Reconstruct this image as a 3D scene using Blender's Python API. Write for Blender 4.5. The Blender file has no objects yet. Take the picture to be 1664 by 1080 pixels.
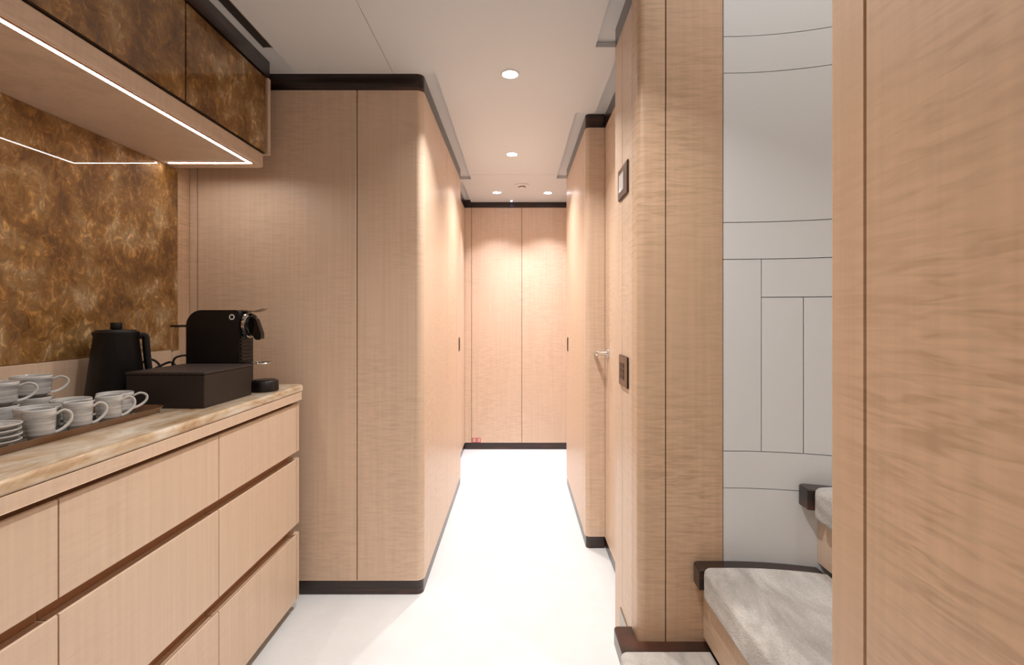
import bpy, bmesh, math
from mathutils import Matrix, Vector

C = bpy.context.scene.collection
S = bpy.context.scene

# ------------------------------------------------------------------ camera
CH = 1.124                       # eye height above the carpet
F = 800.0                        # focal length in pixels of the 1664 frame
cd = bpy.data.cameras.new('camera')
cd.sensor_fit = 'HORIZONTAL'
cd.sensor_width = 36.0
cd.lens = 36.0 * F / 1664.0
cd.shift_x = -8.0 / 1664.0
cd.shift_y = -27.0 / 1664.0
cd.clip_start = 0.02
cam = bpy.data.objects.new('camera', cd)
cam.location = (0, 0, CH)
cam.rotation_euler = (math.pi / 2, 0, 0)
C.objects.link(cam)
S.camera = cam

# ------------------------------------------------------------------ world, exposure
w = bpy.data.worlds.new('world')
S.world = w
w.use_nodes = True
w.node_tree.nodes['Background'].inputs[0].default_value = (0.75, 0.8, 0.9, 1)
w.node_tree.nodes['Background'].inputs[1].default_value = 0.4
vs = S.view_settings
vs.view_transform = 'Standard'
vs.look = 'None'
vs.exposure = 0.0
vs.gamma = 1.0
vs.use_curve_mapping = False

DOWNLIGHT_W = 8.0
LOBBY_W = 5.0
STAIR_W = 5.5
LED_STRENGTH = 36.0
WARM = (1.0, 0.965, 0.935)
COOL = (0.96, 0.93, 1.0)
DAY = (0.88, 0.95, 1.0)

# ------------------------------------------------------------------ materials
def srgb(r, g, b):
    def f(c):
        c /= 255.0
        return c / 12.92 if c <= 0.04045 else ((c + 0.055) / 1.055) ** 2.4
    return (f(r), f(g), f(b), 1.0)

def new_mat(name):
    m = bpy.data.materials.new(name)
    m.use_nodes = True
    nt = m.node_tree
    return m, nt, nt.nodes['Principled BSDF']

def N(nt, typ, **kw):
    n = nt.nodes.new(typ)
    for k, v in kw.items():
        setattr(n, k, v)
    return n

def coords(nt, scale, rot=(0, 0, 0)):
    tc = N(nt, 'ShaderNodeTexCoord')
    mp = N(nt, 'ShaderNodeMapping')
    mp.inputs['Scale'].default_value = scale
    mp.inputs['Rotation'].default_value = rot
    nt.links.new(tc.outputs['Object'], mp.inputs['Vector'])
    return mp.outputs['Vector']

def noise(nt, vec, scale=1.0, detail=3.0, rough=0.55, dist=0.0):
    n = N(nt, 'ShaderNodeTexNoise')
    n.inputs['Scale'].default_value = scale
    n.inputs['Detail'].default_value = detail
    n.inputs['Roughness'].default_value = rough
    n.inputs['Distortion'].default_value = dist
    nt.links.new(vec, n.inputs['Vector'])
    return n.outputs['Fac']

def ramp(nt, fac, stops):
    r = N(nt, 'ShaderNodeValToRGB')
    e = r.color_ramp.elements
    while len(e) < len(stops):
        e.new(0.5)
    for el, (p, c) in zip(e, stops):
        el.position = p
        el.color = c
    nt.links.new(fac, r.inputs['Fac'])
    return r.outputs['Color']

def mix(nt, mode, fac, a, b):
    m = N(nt, 'ShaderNodeMix', data_type='RGBA', blend_type=mode)
    if isinstance(fac, float):
        m.inputs[0].default_value = fac
    else:
        nt.links.new(fac, m.inputs[0])
    for s, i in ((a, 6), (b, 7)):
        if isinstance(s, tuple):
            m.inputs[i].default_value = s
        else:
            nt.links.new(s, m.inputs[i])
    return m.outputs[2]

def bump(nt, bs, fac, strength, dist=0.01):
    b = N(nt, 'ShaderNodeBump')
    b.inputs['Strength'].default_value = strength
    b.inputs['Distance'].default_value = dist
    nt.links.new(fac, b.inputs['Height'])
    nt.links.new(b.outputs['Normal'], bs.inputs['Normal'])

def plain(name, col, rough=0.5, metal=0.0, coat=0.0, trans=0.0, ior=1.45):
    m, nt, bs = new_mat(name)
    bs.inputs['Base Color'].default_value = col
    bs.inputs['Roughness'].default_value = rough
    bs.inputs['Metallic'].default_value = metal
    bs.inputs['Coat Weight'].default_value = coat
    bs.inputs['Coat Roughness'].default_value = 0.05
    bs.inputs['Transmission Weight'].default_value = trans
    bs.inputs['IOR'].default_value = ior
    return m

def emit(name, col, strength):
    m, nt, bs = new_mat(name)
    bs.inputs['Base Color'].default_value = (0.8, 0.8, 0.8, 1)
    bs.inputs['Emission Color'].default_value = (*col[:3], 1)
    bs.inputs['Emission Strength'].default_value = strength
    return m

def wood_mat(name, col, ripple=1.0, rough=0.42):
    """pale figured sycamore: fine upright grain crossed by fiddleback ripple"""
    m, nt, bs = new_mat(name)
    rip = noise(nt, coords(nt, (15, 15, 125)), 1.0, 1.5, 0.5, 0.7)
    zone = noise(nt, coords(nt, (3.0, 3.0, 1.6)), 1.0, 2.0)
    grain = noise(nt, coords(nt, (85, 85, 2.2)), 1.0, 3.0)
    c = ramp(nt, grain, [(0.3, tuple(v * 0.95 for v in col[:3]) + (1,)), (0.7, tuple(min(1, v * 1.04) for v in col[:3]) + (1,))])
    z = ramp(nt, zone, [(0.36, (0.10, 0.10, 0.10, 1)), (0.66, (1, 1, 1, 1))])
    rc = ramp(nt, rip, [(0.34, (1 - 0.10 * ripple, 1 - 0.12 * ripple, 1 - 0.14 * ripple, 1)), (0.5, (1, 1, 1, 1)), (0.64, (1 + 0.07 * ripple,) * 3 + (1,))])
    zz = nt.nodes.new('ShaderNodeRGBToBW')
    nt.links.new(z, zz.inputs[0])
    rr = mix(nt, 'MIX', zz.outputs[0], (1, 1, 1, 1), rc)
    c = mix(nt, 'MULTIPLY', 1.0, c, rr)
    nt.links.new(c, bs.inputs['Base Color'])
    bs.inputs['Roughness'].default_value = rough
    bs.inputs['Coat Weight'].default_value = 0.12
    bs.inputs['Coat Roughness'].default_value = 0.25
    return m

M = {}
WOODC = srgb(219, 193, 169)
M['wood'] = wood_mat('sycamore', WOODC, 0.8)
M['wood_fig'] = wood_mat('sycamore_figured', srgb(205, 174, 145), 1.4)
M['wood_drawer'] = wood_mat('sycamore_drawer', srgb(219, 193, 168), 0.35)
M['wood_rippled'] = wood_mat('sycamore_strongly_rippled', srgb(201, 168, 138), 1.7)
M['wood_edge'] = wood_mat('sycamore_edge', srgb(176, 128, 92), 0.3)
M['core'] = plain('core_board', srgb(74, 48, 32), 0.8)

m, nt, bs = new_mat('ebony')
g = noise(nt, coords(nt, (3, 3, 60)), 1.0, 4.0, 0.6, 0.5)
nt.links.new(ramp(nt, g, [(0.35, srgb(30, 18, 15)), (0.55, srgb(42, 27, 22)), (0.72, srgb(84, 47, 34))]), bs.inputs['Base Color'])
bs.inputs['Roughness'].default_value = 0.3
bs.inputs['Coat Weight'].default_value = 0.3
bs.inputs['Coat Roughness'].default_value = 0.2
M['ebony'] = m

m, nt, bs = new_mat('carpet_white')
g = noise(nt, coords(nt, (420, 420, 420)), 1.0, 2.0)
g2 = noise(nt, coords(nt, (5, 5, 5)), 1.0, 4.0)
nt.links.new(ramp(nt, g2, [(0.3, srgb(226, 229, 231)), (0.7, srgb(233, 236, 238))]), bs.inputs['Base Color'])
bs.inputs['Roughness'].default_value = 0.95
bs.inputs['Sheen Weight'].default_value = 0.2
bump(nt, bs, g, 0.5, 0.004)
M['carpet'] = m

m, nt, bs = new_mat('stair_carpet_silk')
g = noise(nt, coords(nt, (300, 300, 300)), 1.0, 3.0)
g2 = noise(nt, coords(nt, (9, 4, 9)), 1.0, 6.0, 0.65, 1.2)
c = ramp(nt, g2, [(0.34, srgb(168, 160, 152)), (0.5, srgb(196, 189, 181)), (0.66, srgb(222, 217, 210))])
c2 = ramp(nt, g, [(0.3, (0.78, 0.78, 0.78, 1)), (0.6, (1, 1, 1, 1))])
nt.links.new(mix(nt, 'MULTIPLY', 1.0, c, c2), bs.inputs['Base Color'])
bs.inputs['Roughness'].default_value = 0.8
bs.inputs['Sheen Weight'].default_value = 0.5
bump(nt, bs, g, 0.8, 0.006)
M['silk'] = m

M['ceiling'] = plain('ceiling_lacquer', srgb(224, 227, 229), 0.5)
M['white_panel'] = plain('white_leather_panel', srgb(226, 230, 232), 0.5)
M['joint'] = plain('panel_joint', srgb(120, 118, 115), 0.8)

m, nt, bs = new_mat('gold_leaf_glass')
v = coords(nt, (1, 1, 1))
big = noise(nt, v, 9.0, 4.0, 0.6, 0.4)
str_ = noise(nt, coords(nt, (34, 34, 24), (0.5, 0.3, 0.2)), 1.0, 5.0, 0.72, 1.6)
c = ramp(nt, big, [(0.34, srgb(110, 74, 32)), (0.47, srgb(144, 103, 50)), (0.56, srgb(162, 124, 74)), (0.67, srgb(186, 160, 122))])
sc = ramp(nt, str_, [(0.38, (0.74, 0.70, 0.63, 1)), (0.50, (1.02, 1.02, 1, 1)), (0.55, (1.08, 1.08, 1.06, 1)), (0.62, (1.9, 1.95, 2.0, 1))])
nt.links.new(mix(nt, 'MULTIPLY', 1.0, c, sc), bs.inputs['Base Color'])
bs.inputs['Metallic'].default_value = 0.3
bs.inputs['Roughness'].default_value = 0.45
bs.inputs['Coat Weight'].default_value = 1.0
bs.inputs['Coat Roughness'].default_value = 0.02
bump(nt, bs, str_, 0.5, 0.01)
M['gold'] = m

m, nt, bs = new_mat('honey_onyx')
g = noise(nt, coords(nt, (9, 3.2, 9), (0, 0, 0.5)), 1.0, 6.0, 0.65, 1.6)
g2 = noise(nt, coords(nt, (30, 12, 30)), 1.0, 5.0, 0.6, 1.0)
c = ramp(nt, g, [(0.30, srgb(176, 138, 100)), (0.43, srgb(204, 178, 146)), (0.56, srgb(222, 207, 186)), (0.70, srgb(236, 229, 217))])
c2 = ramp(nt, g2, [(0.35, (0.86, 0.83, 0.79, 1)), (0.6, (1, 1, 1, 1))])
nt.links.new(mix(nt, 'MULTIPLY', 1.0, c, c2), bs.inputs['Base Color'])
bs.inputs['Roughness'].default_value = 0.22
bs.inputs['Coat Weight'].default_value = 0.4
M['onyx'] = m

m, nt, bs = new_mat('porcelain_brushed')
g = noise(nt, coords(nt, (10, 10, 170)), 1.0, 3.0, 0.6, 0.6)
nt.links.new(ramp(nt, g, [(0.34, srgb(140, 141, 141)), (0.5, srgb(182, 183, 183)), (0.64, srgb(212, 212, 211))]), bs.inputs['Base Color'])
bs.inputs['Roughness'].default_value = 0.2
bs.inputs['Coat Weight'].default_value = 0.5
M['porcelain'] = m
M['porcelain_rim'] = plain('porcelain_rim', srgb(214, 213, 210), 0.15)

m, nt, bs = new_mat('brown_leather')
g = noise(nt, coords(nt, (260, 260, 260)), 1.0, 3.0)
bs.inputs['Base Color'].default_value = srgb(33, 23, 19)
bs.inputs['Roughness'].default_value = 0.5
bump(nt, bs, g, 0.3, 0.002)
M['leather'] = m
m, nt, bs = new_mat('woven_leather')
ch = N(nt, 'ShaderNodeTexChecker')
ch.inputs['Scale'].default_value = 130
ch.inputs['Color1'].default_value = srgb(58, 46, 43)
ch.inputs['Color2'].default_value = srgb(36, 28, 26)
nt.links.new(coords(nt, (1, 1, 1)), ch.inputs['Vector'])
nt.links.new(ch.outputs['Color'], bs.inputs['Base Color'])
bs.inputs['Roughness'].default_value = 0.5
M['woven'] = m

M['black'] = plain('matt_black', srgb(9, 8, 9), 0.5)
M['machine'] = plain('machine_black_plastic', srgb(17, 12, 13), 0.4)
M['gloss_black'] = plain('gloss_black', srgb(12, 11, 12), 0.12)
M['chrome'] = plain('chrome', srgb(225, 225, 225), 0.12, 1.0)
M['steel'] = plain('brushed_steel', srgb(168, 162, 156), 0.32, 1.0)
M['bronze'] = plain('bronze_plate', srgb(120, 100, 86), 0.35, 0.8)
M['bronze_dark'] = plain('bronze_dark', srgb(62, 48, 40), 0.4, 0.6)
M['tray'] = plain('bronze_tray', srgb(138, 104, 78), 0.28, 0.7)
M['tray_in'] = plain('tray_mirror', srgb(168, 160, 152), 0.12, 0.9)
M['glass'] = plain('clear_plastic', (0.95, 0.95, 0.95, 1), 0.03, 0.0, 0.0, 1.0, 1.3)
M['dark_gap'] = plain('vent_dark', srgb(52, 47, 45), 0.6)
M['screen'] = plain('pale_screen', srgb(214, 214, 212), 0.15)
M['red'] = plain('red_line', srgb(205, 52, 60), 0.5)
M['socket'] = plain('socket_face', srgb(232, 196, 186), 0.5)
M['white_plastic'] = plain('white_plastic', srgb(236, 234, 230), 0.4)
M['lamp'] = emit('lamp_lens', WARM, 30.0)
M['lamp_cool'] = emit('lamp_lens_cool', COOL, 30.0)
M['led'] = emit('led_strip', (1.0, 0.93, 0.85), LED_STRENGTH)
M['blue_led'] = emit('blue_indicator', (0.35, 0.5, 1.0), 6.0)

# ------------------------------------------------------------------ builders
LOC = {}

def link(o, parent=None):
    C.objects.link(o)
    if parent is not None:
        o.parent = parent
        o.matrix_parent_inverse = Matrix.Translation(-LOC.get(parent.name, Vector((0, 0, 0))))
    return o

def thing(name, label, cat, loc=(0, 0, 0), group=None):
    o = bpy.data.objects.new(name, None)
    o.empty_display_size = 0.05
    C.objects.link(o)
    o.location = loc
    LOC[o.name] = Vector(loc)
    return tag(o, label, cat, group)

def tag(o, label, cat, group=None):
    o['label'] = label
    o['category'] = cat
    if group:
        o['group'] = group
    return o

def struct(o, label=None):
    o['kind'] = 'structure'
    if label:
        o['label'] = label
        o['category'] = o.name.split('_')[0].split('.')[0]
    return o

def obj(name, bm, mat, parent=None, smooth=False, bev=0.0, seg=2, ang=30):
    if bev > 0:
        bmesh.ops.remove_doubles(bm, verts=bm.verts, dist=1e-6)
        ed = [e for e in bm.edges if len(e.link_faces) == 2 and e.calc_face_angle(0) > math.radians(ang)]
        bmesh.ops.bevel(bm, geom=ed, offset=bev, offset_type='OFFSET', segments=seg, profile=0.5, affect='EDGES', clamp_overlap=True)
    bmesh.ops.recalc_face_normals(bm, faces=bm.faces)
    me = bpy.data.meshes.new(name)
    bm.to_mesh(me)
    bm.free()
    me.materials.append(M[mat])
    if smooth or bev > 0:
        me.polygons.foreach_set('use_smooth', [True] * len(me.polygons))
        try:
            me.set_sharp_from_angle(angle=math.radians(40))
        except Exception:
            pass
    o = link(bpy.data.objects.new(name, me), parent)
    if bev > 0:
        wn_ = o.modifiers.new('weighted_normal', 'WEIGHTED_NORMAL')
        wn_.keep_sharp = True
        wn_.weight = 100
    return o

def add_box(bm, x0, x1, y0, y1, z0, z1):
    v = [bm.verts.new((x, y, z)) for x in (x0, x1) for y in (y0, y1) for z in (z0, z1)]
    for f in ((0, 1, 3, 2), (4, 6, 7, 5), (0, 4, 5, 1), (2, 3, 7, 6), (0, 2, 6, 4), (1, 5, 7, 3)):
        bm.faces.new([v[i] for i in f])

def box(name, x0, x1, y0, y1, z0, z1, mat, parent=None, bev=0.0, seg=2):
    bm = bmesh.new()
    add_box(bm, x0, x1, y0, y1, z0, z1)
    return obj(name, bm, mat, parent, bev=bev, seg=seg)

def add_prism(bm, pts, a, b, axis='z'):
    """extrude a polygon: axis z -> pts are (x,y); axis y -> (x,z); axis x -> (y,z)"""
    def P(p, t):
        return {'z': (p[0], p[1], t), 'y': (p[0], t, p[1]), 'x': (t, p[0], p[1])}[axis]
    lo = [bm.verts.new(P(p, a)) for p in pts]
    hi = [bm.verts.new(P(p, b)) for p in pts]
    bm.faces.new(lo)
    bm.faces.new(hi)
    n = len(pts)
    for i in range(n):
        bm.faces.new((lo[i], lo[(i + 1) % n], hi[(i + 1) % n], hi[i]))

def prism(name, pts, a, b, mat, parent=None, axis='z', bev=0.0, seg=2, ang=30, smooth=True):
    bm = bmesh.new()
    add_prism(bm, pts, a, b, axis)
    return obj(name, bm, mat, parent, bev=bev, seg=seg, ang=ang, smooth=smooth)

def inset_loop(pts, d):
    n = len(pts)
    out = []
    for i in range(n):
        e1 = (Vector(pts[i]) - Vector(pts[i - 1])).normalized()
        e2 = (Vector(pts[(i + 1) % n]) - Vector(pts[i])).normalized()
        n1, n2 = Vector((-e1.y, e1.x)), Vector((-e2.y, e2.x))
        m_ = (n1 + n2).normalized()
        k = d / max(0.4, m_.dot(n1))
        out.append((pts[i][0] + m_.x * k, pts[i][1] + m_.y * k))
    return out

def pad(name, pts, z0, z1, r, mat, parent=None, seg=4):
    """flat slab with rounded upper and lower edges"""
    q = []
    for p in pts:
        if not q or (Vector(p) - Vector(q[-1])).length > 1e-5:
            q.append(p)
    if (Vector(q[0]) - Vector(q[-1])).length < 1e-5:
        q.pop()
    if sum(a[0] * b[1] - b[0] * a[1] for a, b in zip(q, q[1:] + q[:1])) < 0:
        q = q[::-1]
    lev = [(r * (1 - math.sin(k * math.pi / 2 / seg)), z0 + r * (1 - math.cos(k * math.pi / 2 / seg))) for k in range(seg + 1)]
    lev += [(r * (1 - math.cos(k * math.pi / 2 / seg)), z1 - r * (1 - math.sin(k * math.pi / 2 / seg))) for k in range(seg + 1)]
    bm = bmesh.new()
    rings = [[bm.verts.new((x, y, z)) for x, y in inset_loop(q, d)] for d, z in lev]
    n = len(q)
    for a, b in zip(rings, rings[1:]):
        for k in range(n):
            bm.faces.new((a[k], a[(k + 1) % n], b[(k + 1) % n], b[k]))
    bm.faces.new(rings[0])
    bm.faces.new(rings[-1])
    o = obj(name, bm, mat, parent, smooth=True)
    m_ = o.modifiers.new('weighted_normal', 'WEIGHTED_NORMAL')
    m_.keep_sharp = True
    m_.weight = 100
    return o

def fillet(pts, radii, closed=False, seg=8):
    out = []
    n = len(pts)
    for i, p in enumerate(pts):
        r = radii[i] if i < len(radii) else 0
        if r <= 0 or (not closed and i in (0, n - 1)):
            out.append(tuple(p))
            continue
        a = Vector(pts[i - 1]) - Vector(p)
        b = Vector(pts[(i + 1) % n]) - Vector(p)
        a.normalize(); b.normalize()
        th = a.angle(b)
        t = r / math.tan(th / 2)
        c = Vector(p) + (a + b).normalized() * (r / math.sin(th / 2))
        s = Vector(p) + a * t - c
        e = Vector(p) + b * t - c
        tot = math.atan2(s.x * e.y - s.y * e.x, s.dot(e))
        for k in range(seg + 1):
            q = tot * k / seg
            out.append((c.x + s.x * math.cos(q) - s.y * math.sin(q), c.y + s.x * math.sin(q) + s.y * math.cos(q)))
    return out

def offset(path, d):
    out = []
    n = len(path)
    for i in range(n):
        ns = []
        for j in (i - 1, i):
            if 0 <= j < n - 1:
                e = Vector(path[j + 1]) - Vector(path[j])
                if e.length > 1e-9:
                    e.normalize()
                    ns.append(Vector((-e.y, e.x)))
        m_ = sum(ns, Vector((0, 0))).normalized()
        k = d / max(0.3, m_.dot(ns[0]))
        out.append((path[i][0] + m_.x * k, path[i][1] + m_.y * k))
    return out

def ribbon(name, path, t, z0, z1, mat, parent=None, inset=0.0, bev=0.0):
    """a board that follows a plan line; its face is the line, its body lies to the line's left"""
    a = offset(path, inset) if inset else list(path)
    b = offset(path, inset + t)
    return prism(name, a + b[::-1], z0, z1, mat, parent, bev=bev, seg=1, ang=50)

def add_lathe(bm, prof, c=(0, 0, 0), seg=32):
    rings = []
    for r, z in prof:
        if r < 1e-6:
            rings.append([bm.verts.new((c[0], c[1], c[2] + z))])
        else:
            rings.append([bm.verts.new((c[0] + r * math.cos(2 * math.pi * k / seg), c[1] + r * math.sin(2 * math.pi * k / seg), c[2] + z)) for k in range(seg)])
    for a, b in zip(rings, rings[1:]):
        for k in range(seg):
            k2 = (k + 1) % seg
            if len(a) == 1 and len(b) == 1:
                continue
            if len(a) == 1:
                bm.faces.new((a[0], b[k], b[k2]))
            elif len(b) == 1:
                bm.faces.new((a[k], b[0], a[k2]))
            else:
                bm.faces.new((a[k], b[k], b[k2], a[k2]))

def lathe(name, prof, c, mat, parent=None, seg=32, rot=None):
    bm = bmesh.new()
    add_lathe(bm, prof, (0, 0, 0) if rot else c, seg)
    if rot:
        bmesh.ops.transform(bm, matrix=Matrix.Translation(c) @ rot, verts=bm.verts)
    return obj(name, bm, mat, parent, smooth=True)

def smooth_path(pts, sub=6, closed=False):
    P = [Vector(p) for p in pts]
    n = len(P)
    out = []
    for i in range(n if closed else n - 1):
        p0 = P[i - 1] if (closed or i > 0) else P[0]
        p1, p2 = P[i], P[(i + 1) % n]
        p3 = P[(i + 2) % n] if (closed or i + 2 < n) else P[-1]
        for k in range(sub):
            t = k / sub
            out.append(0.5 * ((2 * p1) + (-p0 + p2) * t + (2 * p0 - 5 * p1 + 4 * p2 - p3) * t * t + (-p0 + 3 * p1 - 3 * p2 + p3) * t ** 3))
    if not closed:
        out.append(P[-1])
    return out

def add_tube(bm, pts, r, seg=8, closed=False, flat=1.0):
    pts = [Vector(p) for p in pts]
    n = len(pts)
    rings = []
    up = None
    for i, p in enumerate(pts):
        if closed:
            t = (pts[(i + 1) % n] - pts[i - 1]).normalized()
        else:
            t = (pts[min(i + 1, n - 1)] - pts[max(i - 1, 0)]).normalized()
        if up is None:
            up = t.orthogonal().normalized()
        up = (up - t * up.dot(t)).normalized()
        s = t.cross(up)
        rings.append([bm.verts.new(p + up * (r * math.cos(2 * math.pi * k / seg)) + s * (r * flat * math.sin(2 * math.pi * k / seg))) for k in range(seg)])
    m_ = n if closed else n - 1
    for i in range(m_):
        a, b = rings[i], rings[(i + 1) % n]
        for k in range(seg):
            bm.faces.new((a[k], a[(k + 1) % seg], b[(k + 1) % seg], b[k]))
    if not closed:
        bm.faces.new(rings[0])
        bm.faces.new(rings[-1])

def tube(name, pts, r, mat, parent=None, seg=8, closed=False, flat=1.0):
    bm = bmesh.new()
    add_tube(bm, pts, r, seg, closed, flat)
    return obj(name, bm, mat, parent, smooth=True)

def dup(root, loc, label, rz=0.0):
    r = root.copy()
    C.objects.link(r)
    r.location = loc
    r.rotation_euler = (0, 0, rz)
    r['label'] = label
    for ch in list(root.children):
        c = ch.copy()
        C.objects.link(c)
        c.parent = r
        for g_ in ch.children:
            d = g_.copy()
            C.objects.link(d)
            d.parent = c
    return r

# ------------------------------------------------------------------ setting: measures
ZC = 2.08          # main ceiling panels
ZR = 2.10          # raised ceiling border along the walls
CROWN = 0.064
SK = 0.056
XL = -1.32         # pantry side wall
XCL = -0.377       # corridor wall, left
XCR = 0.332        # corridor wall, right
YB = 1.985         # front of the left wardrobe block
YE = 3.31          # end of both corridor walls
YEND = 4.145       # end wall
XN = 0.426         # door niche on the right
GAP = 0.0035

# floor
struct(box('floor', -1.5, 1.5, -1.7, 4.3, -0.05, 0.0, 'carpet'), 'white short pile carpet running down the corridor')

# ceiling: slab, then its panels
ceil = prism('ceiling', [(-1.42, -1.7), (0.36, -1.7), (0.36, 1.40), (0.85, 1.40), (0.85, 4.3), (-1.42, 4.3)], ZR, ZR + 0.06, 'ceiling', smooth=False)
struct(ceil, 'off white lacquered ceiling with flush panels and raised border')
prism('ceiling_panel', [(-0.869, -1.6), (-0.4897, -1.6), (-0.4897, 1.942), (-0.869, 1.942)], ZC, ZR, 'ceiling', ceil, bev=0.0015, seg=1)
prism('ceiling_panel', [(-0.4853, -1.6), (0.278, -1.6), (0.278, 1.754), (0.368, 1.754), (0.368, 2.322), (0.274, 2.322), (0.274, 3.332), (-0.319, 3.332), (-0.319, 1.942), (-0.4853, 1.942)], ZC, ZR, 'ceiling', ceil, bev=0.0015, seg=1)
prism('ceiling_panel', [(-0.319, 3.337), (0.274, 3.337), (0.274, 3.43), (0.47, 3.43), (0.47, 4.14), (-0.385, 4.14), (-0.385, 3.53), (-0.44, 3.53), (-0.44, 3.45), (-0.319, 3.45)], ZC, ZR, 'ceiling', ceil, bev=0.0015, seg=1)

box('panel_joint', -0.4894, -0.4856, -1.6, 1.941, ZR - 0.012, ZR - 0.0005, 'joint', ceil)
box('panel_joint', -0.318, 0.273, 3.3323, 3.3367, ZR - 0.012, ZR - 0.0005, 'joint', ceil)

def panels(parent, paths, mat='wood', z0=SK + 0.002, z1=ZR - CROWN - 0.002, t=0.02):
    for p in paths:
        ribbon('wood_panel', p, t, z0, z1, mat, parent, bev=0.0012)

tr = [0]
def crown(path, label):
    tr[0] += 1
    struct(ribbon('trim_%d' % tr[0], path, 0.03, ZR - CROWN, ZR, 'ebony', None, inset=0.001), label)

def skirting(name, path, label, inset=0.003):
    struct(ribbon(name, path, 0.025, 0.0, SK, 'ebony', None, inset=inset), label)

# --- pantry side wall and rear wall (behind the viewer)
wl = struct(box('wall_left', XL - 0.10, XL - 0.02, -1.7, 4.3, 0, ZR, 'core'), 'pale wood side wall behind the pantry counter')
box('wood_panel', XL - 0.02, XL, -1.6, 1.905, 0, ZR, 'wood', wl)
box('wood_panel', XL - 0.02, XL, 1.908, YB + 0.01, 0, ZR, 'wood_fig', wl)
wr = struct(box('wall_rear', -1.42, 0.42, -1.7, -1.62, 0, ZR, 'core'), 'pale wood wall behind the viewer')
for x0, x1 in ((-1.32, -0.75), (-0.747, -0.2), (-0.197, 0.36)):
    box('wood_panel', x0, x1, -1.62, -1.6, 0, ZR, 'wood', wr)

# --- left wardrobe block
wc = struct(box('wall_corridor_left', XL - 0.02, XCL - 0.0215, YB + 0.0215, YE - 0.022, 0, ZR, 'core'), 'pale sycamore panelled block with rounded corner beside the counter')
g2 = GAP / 2
panels(wc, [
    [(XL + 0.001, YB), (-1.291, YB)],
    [(-1.291 + GAP, YB), (-0.645 - g2, YB)],
    fillet([(-0.645 + g2, YB), (XCL, YB), (XCL, 2.65 - g2)], [0, 0.03, 0]),
    [(XCL, 2.65 + g2), (XCL, 3.08 - g2)],
    fillet([(XCL, 3.08 + g2), (XCL, YE), (-0.44, YE)], [0, 0.015, 0])])
pl = fillet([(XL + 0.001, YB), (XCL, YB), (XCL, YE), (-0.44, YE)], [0, 0.03, 0.015, 0])
crown(pl, 'dark ebony cornice on the left panelled block')
skirting('baseboard_left', pl, 'dark ebony skirting of the left panelled block')

# --- lobby side walls and end wall
wn = struct(box('wall_lobby_left', XL - 0.02, -0.4615, YE - 0.022, YEND + 0.05, 0, ZR, 'core'), 'pale wood side of the far lobby, left')
panels(wn, [[(-0.44, YE), (-0.44, YEND)]])
wn2 = struct(box('wall_lobby_right', 0.5015, 0.9, YE - 0.022, YEND + 0.05, 0, ZR, 'core'), 'pale wood side of the far lobby, right')
panels(wn2, [[(0.48, YEND), (0.48, YE)]])
we = struct(box('wall_end', -1.34, 0.9, YEND + 0.0215, YEND + 0.1, 0, ZR, 'core'), 'pale pink wood wardrobe doors closing the corridor end')
panels(we, [[(-0.4395, YEND), (-0.383 - g2, YEND)], [(-0.383 + g2, YEND), (0.041 - g2, YEND)], [(0.041 + g2, YEND), (0.4795, YEND)]])
pe = [(-0.44, YE + 0.03), (-0.44, YEND), (0.48, YEND), (0.48, YE + 0.03)]
pe = [(0.48, YE + 0.03), (0.48, YEND), (-0.44, YEND), (-0.44, YE + 0.03)][::-1]
# outline runs clockwise here, so lay the three boards one by one
crown([(-0.4395, YEND), (0.4795, YEND)], 'dark ebony cornice above the far wardrobe doors')
crown([(-0.44, YE + 0.02), (-0.44, YEND - 0.001)], 'dark ebony cornice on the far lobby side, left')
crown([(0.48, YEND - 0.001), (0.48, YE + 0.02)], 'dark ebony cornice on the far lobby side, right')
skirting('baseboard_end', [(-0.4395, YEND), (0.4795, YEND)], 'dark ebony skirting under the far wardrobe doors', 0.004)
skirting('baseboard_lobby_left', [(-0.44, YE + 0.02), (-0.44, YEND - 0.001)], 'dark ebony skirting of the far lobby, left', 0.004)
skirting('baseboard_lobby_right', [(0.48, YEND - 0.001), (0.48, YE + 0.02)], 'dark ebony skirting of the far lobby, right', 0.004)

# --- right corridor block, door niche
YR = 2.38
wcr = struct(box('wall_corridor_right', XCR + 0.0215, 0.9, YR + 0.0215, YE - 0.022, 0, ZR, 'core'), 'pale sycamore panelled corridor wall with rounded corner, right')
panels(wcr, [
    fillet([(0.48, YE), (XCR, YE), (XCR, YR + 0.09)], [0, 0.015, 0]),
    fillet([(XCR, YR + 0.09 - GAP), (XCR, YR), (XN, YR)], [0, 0.022, 0])])
pr = fillet([(0.48, YE), (XCR, YE), (XCR, YR), (XN - 0.002, YR)], [0, 0.015, 0.022, 0])
crown(pr, 'dark ebony cornice on the right corridor wall')
skirting('baseboard_right', pr, 'dark ebony skirting of the right corridor wall')

YP, YPF = 1.36, 1.68     # pillar front, pillar far end
wnd = struct(box('wall_niche', XN + 0.0215, 0.9, YP + 0.05, YR + 0.0215, 0, ZR, 'core'), 'recessed pale wood wall with a door on the right')
d1 = struct(ribbon('door_1', [(XN, YR - 0.001), (XN, 1.715)], 0.02, SK + 0.002, ZR - CROWN - 0.002, 'wood', bev=0.0012), 'flush pale wood door in the right niche')
panels(wnd, [[(XN, 1.715 - GAP), (XN, YPF + 0.001)]])
crown([(XN, YR - 0.001), (XN, YPF + 0.001)], 'dark ebony cornice over the niche door')
skirting('baseboard_niche', [(XN, YR + 0.006), (XN, YPF + 0.001)], 'dark ebony skirting below the niche door')

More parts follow.
